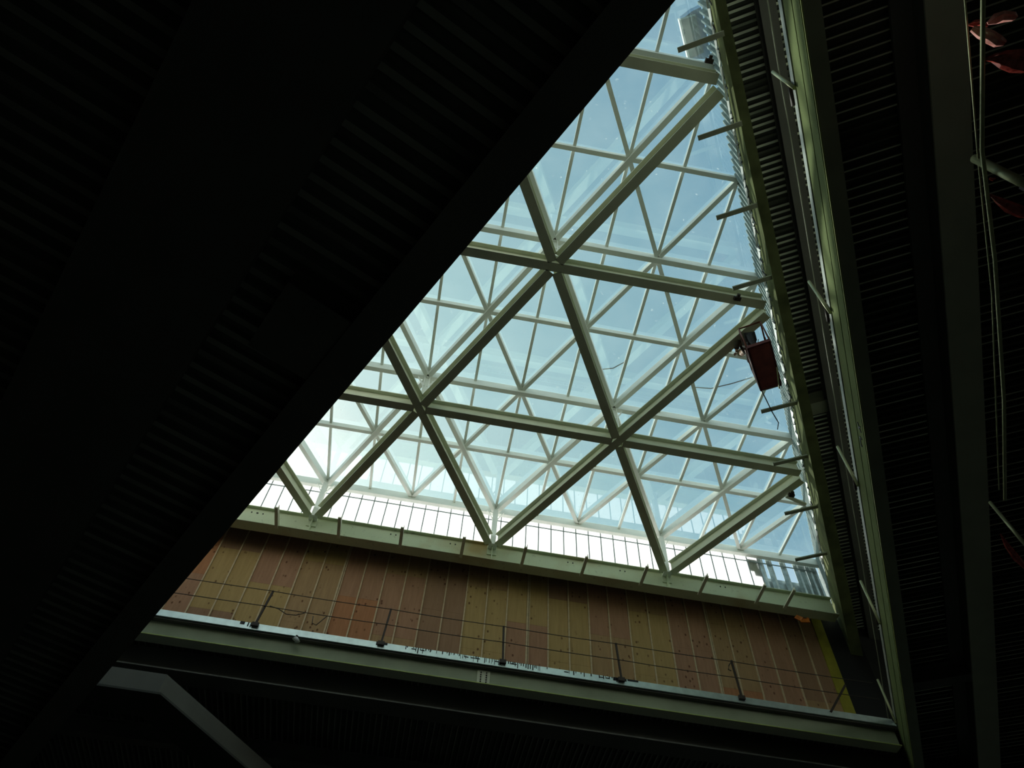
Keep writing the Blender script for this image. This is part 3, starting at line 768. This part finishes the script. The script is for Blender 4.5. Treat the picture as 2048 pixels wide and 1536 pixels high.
strip([at(1937, 50, 10), at(1950, 47, 9.98), at(1962, 45, 9.95), at(1976, 52, 9.95)], [.02, .09, .08, .02], TAPE, 'crumpled dark red plastic scrap knotted on the thin cable')
strip([at(1944, 57, 9.9), at(1962, 65, 9.85), at(1980, 74, 9.8), at(1996, 83, 9.75), at(2009, 86, 9.75)], [.07, .14, .15, .14, .08], TAPEP, 'pale pink folded plastic strip pointing down right, second at the right side', .4)
strip([at(1966, 119, 9.7), at(1985, 116, 9.7), at(2006, 119, 9.65), at(2030, 122, 9.6), at(2056, 124, 9.6), at(2075, 126, 9.6)], [.015, .10, .20, .27, .29, .2], TAPE, 'long glossy dark red plastic strip leaving the picture at the right, third down', .3)
strip([at(1978, 388, 9.7), at(1996, 400, 9.7), at(2018, 414, 9.65), at(2045, 425, 9.6), at(2070, 432, 9.6)], [.015, .09, .15, .16, .1], TAPE, 'dark red plastic strip hanging below the thick guard tube', .3)
strip([at(1979, 357, 9.9), at(1986, 359, 9.9), at(1991, 356, 9.9)], [.03, .05, .02], TAPE, 'tiny dark red plastic scrap just under the thick guard tube')
strip([at(2001, 1068, 9.7), at(2015, 1092, 9.7), at(2032, 1115, 9.65), at(2052, 1136, 9.6)], [.02, .09, .12, .08], TAPE, 'very dark red plastic strip low at the right beside the thin guard tube')

# ------------------------------------------------------------------ level two floor on the left, right above the camera
def H9(x, y, z): return Vector((x, y, z))
e0 = Vector((5.789, -17.578, 0)); e1 = Vector((-2.40, -3.054, 0)); ed = (e1 - e0).normalized(); el = Vector((-ed.y, ed.x, 0))   # el points left
ls = empty('floor_edge_girder', tuple(e0.lerp(e1, .5) + Vector((0, 0, -9.4))), 'black floor edge girder crossing the picture from top middle to bottom left', 'girder')
def edbox(l0, l1, t0, t1, z0, z1):
    P = lambda l, t: e0 + ed * t + el * l
    return MB().slab([P(l0, t0), P(l1, t0), P(l1, t1), P(l0, t1)], z0, z1)
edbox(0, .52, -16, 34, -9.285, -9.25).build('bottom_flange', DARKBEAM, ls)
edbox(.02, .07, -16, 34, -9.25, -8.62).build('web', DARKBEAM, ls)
rd = Vector((math.cos(math.radians(25)), math.sin(math.radians(25)), 0)); ra = Vector((-rd.y, rd.x, 0))
org = e0 - ed * 16 + el * .06
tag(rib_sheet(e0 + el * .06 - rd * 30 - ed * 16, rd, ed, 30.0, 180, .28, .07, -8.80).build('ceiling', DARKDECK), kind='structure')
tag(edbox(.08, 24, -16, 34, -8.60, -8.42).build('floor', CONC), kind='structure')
b0 = Vector((2.0, -15.9, 0)); bd = Vector((math.cos(math.radians(117.7)), math.sin(math.radians(117.7)), 0))
def lbeam(c, w, z, depth, label):
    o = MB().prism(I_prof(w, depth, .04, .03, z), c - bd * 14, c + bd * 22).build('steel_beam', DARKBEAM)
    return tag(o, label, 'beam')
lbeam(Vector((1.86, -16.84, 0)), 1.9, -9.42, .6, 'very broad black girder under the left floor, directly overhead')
lbeam(Vector((3.9, -17.2, 0)) + el * .0, .55, -9.2, .4, 'narrow black beam along the outer rib of the left floor') if False else None
o = MB().prism(I_prof(1.2, .42, .03, .03), Vector((1.45, -12.9, -9.26)), Vector((1.45, -12.9, -9.26)) + Vector((math.cos(math.radians(27)), math.sin(math.radians(27)), 0)) * 1.1 - Vector((0, 0, 0))).build('steel_beam', DARKBEAM)
tag(o, 'black cross beam between the edge girder and the broad left girder', 'beam')

# ------------------------------------------------------------------ hanging basket with a worker
ba = empty('work_basket', (11.8, -9.25, -1.285), 'dark red man basket hanging at the right roof edge', 'basket')
A0 = Vector((11.18, -9.68, 0)); B0 = Vector((11.66, -10.0, 0)); C0 = Vector((12.40, -8.81, 0)); D0 = Vector((11.95, -8.53, 0))
zb = -1.285
lift = lambda p, z: Vector((p.x, p.y, z))
MB().slab([A0, B0, C0, D0], zb, zb + .03).build('floor_pan', RED, ba)
mb = MB()
for a, b in ((A0, B0), (B0, C0), (C0, D0), (D0, A0)): mb.prism(R_prof(.04, .12), lift(a, zb + .0), lift(b, zb + .0))
mb.build('toe_board', RED, ba)
mb = MB()
for a, b in ((A0, B0), (B0, C0), (C0, D0), (D0, A0)):
    mb.tube([lift(a, zb + 1.08), lift(b, zb + 1.08)], .022, 8)
mb.tube([lift(D0, zb + .55), lift(A0, zb + .55)], .016, 8)
for p in (A0, B0, C0, D0): mb.tube([lift(p, zb + .1), lift(p, zb + 1.08)], .02, 8)
mm = (A0 + D0) / 2; mb.tube([lift(mm, zb + .1), lift(mm, zb + 1.08)], .016, 8)
mb.build('guard_rail', RAILRED, ba)
MB().prism(R_prof(.012, .03), lift(D0.lerp(C0, .04), zb - .012) , lift(D0.lerp(C0, .80), zb - .012)).build('white_edge_marking', WHITEM, ba)
mb = MB()
top = Vector((12.0, -9.45, .0))
for p in (A0, B0, C0, D0): mb.tube([lift(p, zb + 1.08), Vector((p.x * .35 + 12.1 * .65, p.y * .35 - 9.55 * .65, .40))], .012, 6)
mb.build('hanging_rope', STEEL, ba)
o = MB().tube([lift(D0, zb + .5), Vector((12.05, -8.45, -1.45)), Vector((12.35, -8.1, -1.55)), Vector((12.8, -7.6, -1.2)), Vector((13.0, -7.2, -.9))], .014, 6).build('power_cord', STEEL)
tag(o, 'dark cord trailing from the lower end of the basket to the roof edge', 'cord')
o = MB().tube([Vector((12.32, -8.78, -1.42)), Vector((12.05, -9.35, -1.36))], .018, 6).build('steel_rod', GALVTUBE)
tag(o, 'pale steel rod held against the underside of the red basket', 'rod')
# worker, one skinned body
def skin_obj(name, verts, edges, radii, m, parent, sub=2):
    me = bpy.data.meshes.new(name); base = Vector(verts[0])
    rootl = parent.location
    me.from_pydata([Vector(v) - base for v in verts], edges, []); o = bpy.data.objects.new(name, me); COL.objects.link(o)
    o.parent = parent; o.location = base + Vector((0, 0, Z0)) - rootl
    md = o.modifiers.new('skin', 'SKIN')
    for i, r in enumerate(radii): me.skin_vertices[0].data[i].radius = (r, r) if not isinstance(r, tuple) else r
    me.skin_vertices[0].data[0].use_root = True
    s = o.modifiers.new('sub', 'SUBSURF'); s.levels = sub; s.render_levels = sub
    me.materials.append(m)
    return o
pz = zb + .03
F = Vector((11.45, -9.62, 0))
ax = (D0 - A0).normalized(); outv = Vector((ax.y, -ax.x, 0))
if outv.x > 0: outv = -outv
P = lambda a, o_, z: Vector((F.x, F.y, pz + z)) + ax * (a * 1.5 + .0 + max(0, z - .9) * .45) + outv * (o_ * .75)
wk = empty('person', tuple(F + Vector((0, 0, pz))), 'person in brown jacket and pale hard hat leaning over the red basket rail', 'person')
vt = [P(.10, .02, .92), P(.16, .06, 1.12), P(.26, .18, 1.32), P(.33, .27, 1.46), P(.37, .33, 1.56),
      P(.02, -.02, .86), P(-.04, .0, .48), P(-.06, -.04, .08), P(-.02, .10, .03),
      P(.20, .0, .86), P(.30, .04, .48), P(.26, -.04, .08), P(.30, .10, .03)]
eg = [(0, 1), (1, 2), (2, 3), (3, 4), (0, 5), (5, 6), (6, 7), (7, 8), (0, 9), (9, 10), (10, 11), (11, 12)]
skin_obj('trousers', [vt[i] for i in (0, 5, 6, 7, 8, 9, 10, 11, 12)], [(0, 1), (1, 2), (2, 3), (3, 4), (0, 5), (5, 6), (6, 7), (7, 8)],
         [.15, .10, .075, .055, .05, .10, .075, .055, .05], TROUS, wk)
sh1 = P(.15, .26, 1.40); sh2 = P(.42, .14, 1.40)
skin_obj('body', [P(.10, .02, .90), P(.16, .06, 1.10), P(.24, .15, 1.28), P(.30, .22, 1.40), P(.36, .30, 1.52), P(.40, .35, 1.64), P(.42, .38, 1.76),
                  sh1, P(.10, .45, 1.20), P(.22, .55, 1.05), P(.27, .58, .99), sh2, P(.58, .22, 1.18), P(.60, .10, 1.08), P(.60, .05, 1.06)],
         [(0, 1), (1, 2), (2, 3), (3, 4), (4, 5), (5, 6), (3, 7), (7, 8), (8, 9), (9, 10), (3, 11), (11, 12), (12, 13), (13, 14)],
         [.14, .145, .16, .15, .055, .095, .08, .08, .055, .042, .035, .08, .055, .042, .035], SKIN, wk)
skin_obj('jacket', [P(.10, .02, .88), P(.16, .06, 1.10), P(.24, .15, 1.28), P(.30, .22, 1.40), sh1, P(.10, .45, 1.20), P(.225, .555, 1.04), sh2, P(.58, .22, 1.18), P(.60, .09, 1.075)],
         [(0, 1), (1, 2), (2, 3), (3, 4), (4, 5), (5, 6), (3, 7), (7, 8), (8, 9)],
         [.18, .19, .21, .19, .115, .09, .07, .115, .09, .07], CLOTHM, wk)
hc = P(.41, .37, 1.72)
mb = MB(); rings = 5
for i in range(rings + 1):
    pass
hv = []; hf = []
for i in range(6):
    th = i / 5 * math.pi / 2
    for k in range(12):
        ph = k * math.pi / 6
        rr_ = .135 * math.cos(th) + .002; hv.append(hc + Vector((rr_ * math.cos(ph), rr_ * math.sin(ph), .03 + .12 * math.sin(th))))
for i in range(5):
    for k in range(12): hf.append([i * 12 + k, i * 12 + (k + 1) % 12, (i + 1) * 12 + (k + 1) % 12, (i + 1) * 12 + k])
mb.face_set(hv, hf, True); mb.tube([hc + Vector((.16 * math.cos(t), .16 * math.sin(t), .03)) for t in [k * math.pi / 6 for k in range(13)]], .012, 6)
mb.build('hard_hat', HAT, wk)
def fingers(tip, d, side):
    for f in range(4):
        o_ = side * (.018 * (f - 1.5))
        ln = (.075, .085, .08, .06)[f]
        q = [tip + o_, tip + o_ + d * ln * .5 + Vector((0, 0, -.005)), tip + o_ + d * ln * .8 + Vector((0, 0, -.03)), tip + o_ + d * ln * .7 + Vector((0, 0, -.055))]
        MB().tube(q, [.010, .009, .009, .007], 6).build('finger', SKIN, wk)
    q = [tip - side * .04 - d * .03, tip - side * .065, tip - side * .06 + d * .03 + Vector((0, 0, -.02))]
    MB().tube(q, [.012, .011, .009], 6).build('thumb', SKIN, wk)
fingers(P(.28, .60, .98), (ax * .4 + outv * .6).normalized(), ax.cross(UP).normalized() * .8 + ax * .2)
fingers(P(.61, .03, 1.06), (ax * .3 - outv).normalized(), ax)

# clamps on beam ends, short brace at the right edge
for p, lab in ((Vector((10.9, -10.47, -.04)), 'small steel clamp on the underside of the second row beam near the basket'),
               (Vector((14.69, -4.42, -.10)), 'dark clamp lump beside the first row beam end at the right edge'),
               (Vector((8.37, -15.94, -.06)), 'dark clamp hanging at the right end of the top row beam')):
    mb = MB().box((p.x - .09, p.y - .05, p.z - .06), (p.x + .09, p.y + .05, p.z + .03)).box((p.x - .02, p.y - .12, p.z - .03), (p.x + .05, p.y + .02, p.z + .05))
    tag(mb.build('beam_clamp', STEEL), lab, 'clamp')
o = MB().prism(R_prof(.10, .06), (14.55, -4.35, -.15), (15.25, -4.15, -.15)).build('short_brace', PALE)
tag(o, 'short pale brace between a clamp and the right roof edge below the first row beam', 'brace')
# cable lying on top of the glass
o = MB().tube([Vector((8.27, -6.355, 2.12)), Vector((8.69, -6.50, 2.11)), Vector((9.04, -6.85, 2.10))], .018, 6).build('loose_wire', STEEL)
tag(o, 'short dark wire lying on the glass in the middle of the skylight', 'wire')
o = MB().tube([Vector((11.40, -6.32, 2.12)), Vector((11.9, -6.39, 2.10)), Vector((12.47, -6.69, 2.10)), Vector((13.05, -7.04, 2.12))], .018, 6).build('loose_wire', STEEL)
tag(o, 'thin dark wire on the glass running toward the red basket', 'wire')

# rooftop box seen through the glass at the top
hb_ = 24.0
def at2(px, py): return at(px, py, hb_)
q = [at2(1362, 40), at2(1392, 30), at2(1408, 105), at2(1380, 118)]
rb = empty('rooftop_unit', tuple(sum(q, Vector()) / 4), 'blue grey box-shaped unit outside above the glass at the top right', 'rooftop unit')
z_ = q[0].z
fl = [Vector((p.x, p.y, 0)) for p in q]
MB().slab(fl, z_, z_ + .3).build('tray', BOXIN, rb)
q2 = [at(1364, 38, hb_ + .3), at(1385, 22, hb_ + .3), at(1402, 14, hb_ + .3), at(1422, 112, hb_ + .3), at(1408, 118, hb_ + .3), at(1381, 118, hb_ + .3)]
MB().slab(q2, z_ + .3, z_ + .8).build('casing', BOXM, rb)
a, b = fl[0], fl[3]
MB().prism(R_prof(.05, .34), Vector((a.x - .03, a.y, z_)), Vector((b.x - .03, b.y, z_))).build('sunlit_edge', WHITEM, rb)  # white strip stands in for sunlight on the left side of the box

for px, py in ((1419, 60), (1421, 108)):
    p = at(px, py, hb_ + .4)
    MB().box((p.x - .03, p.y - .03, .62), (p.x + .03, p.y + .03, z_ + .35)).build('support_leg', GALV, rb)
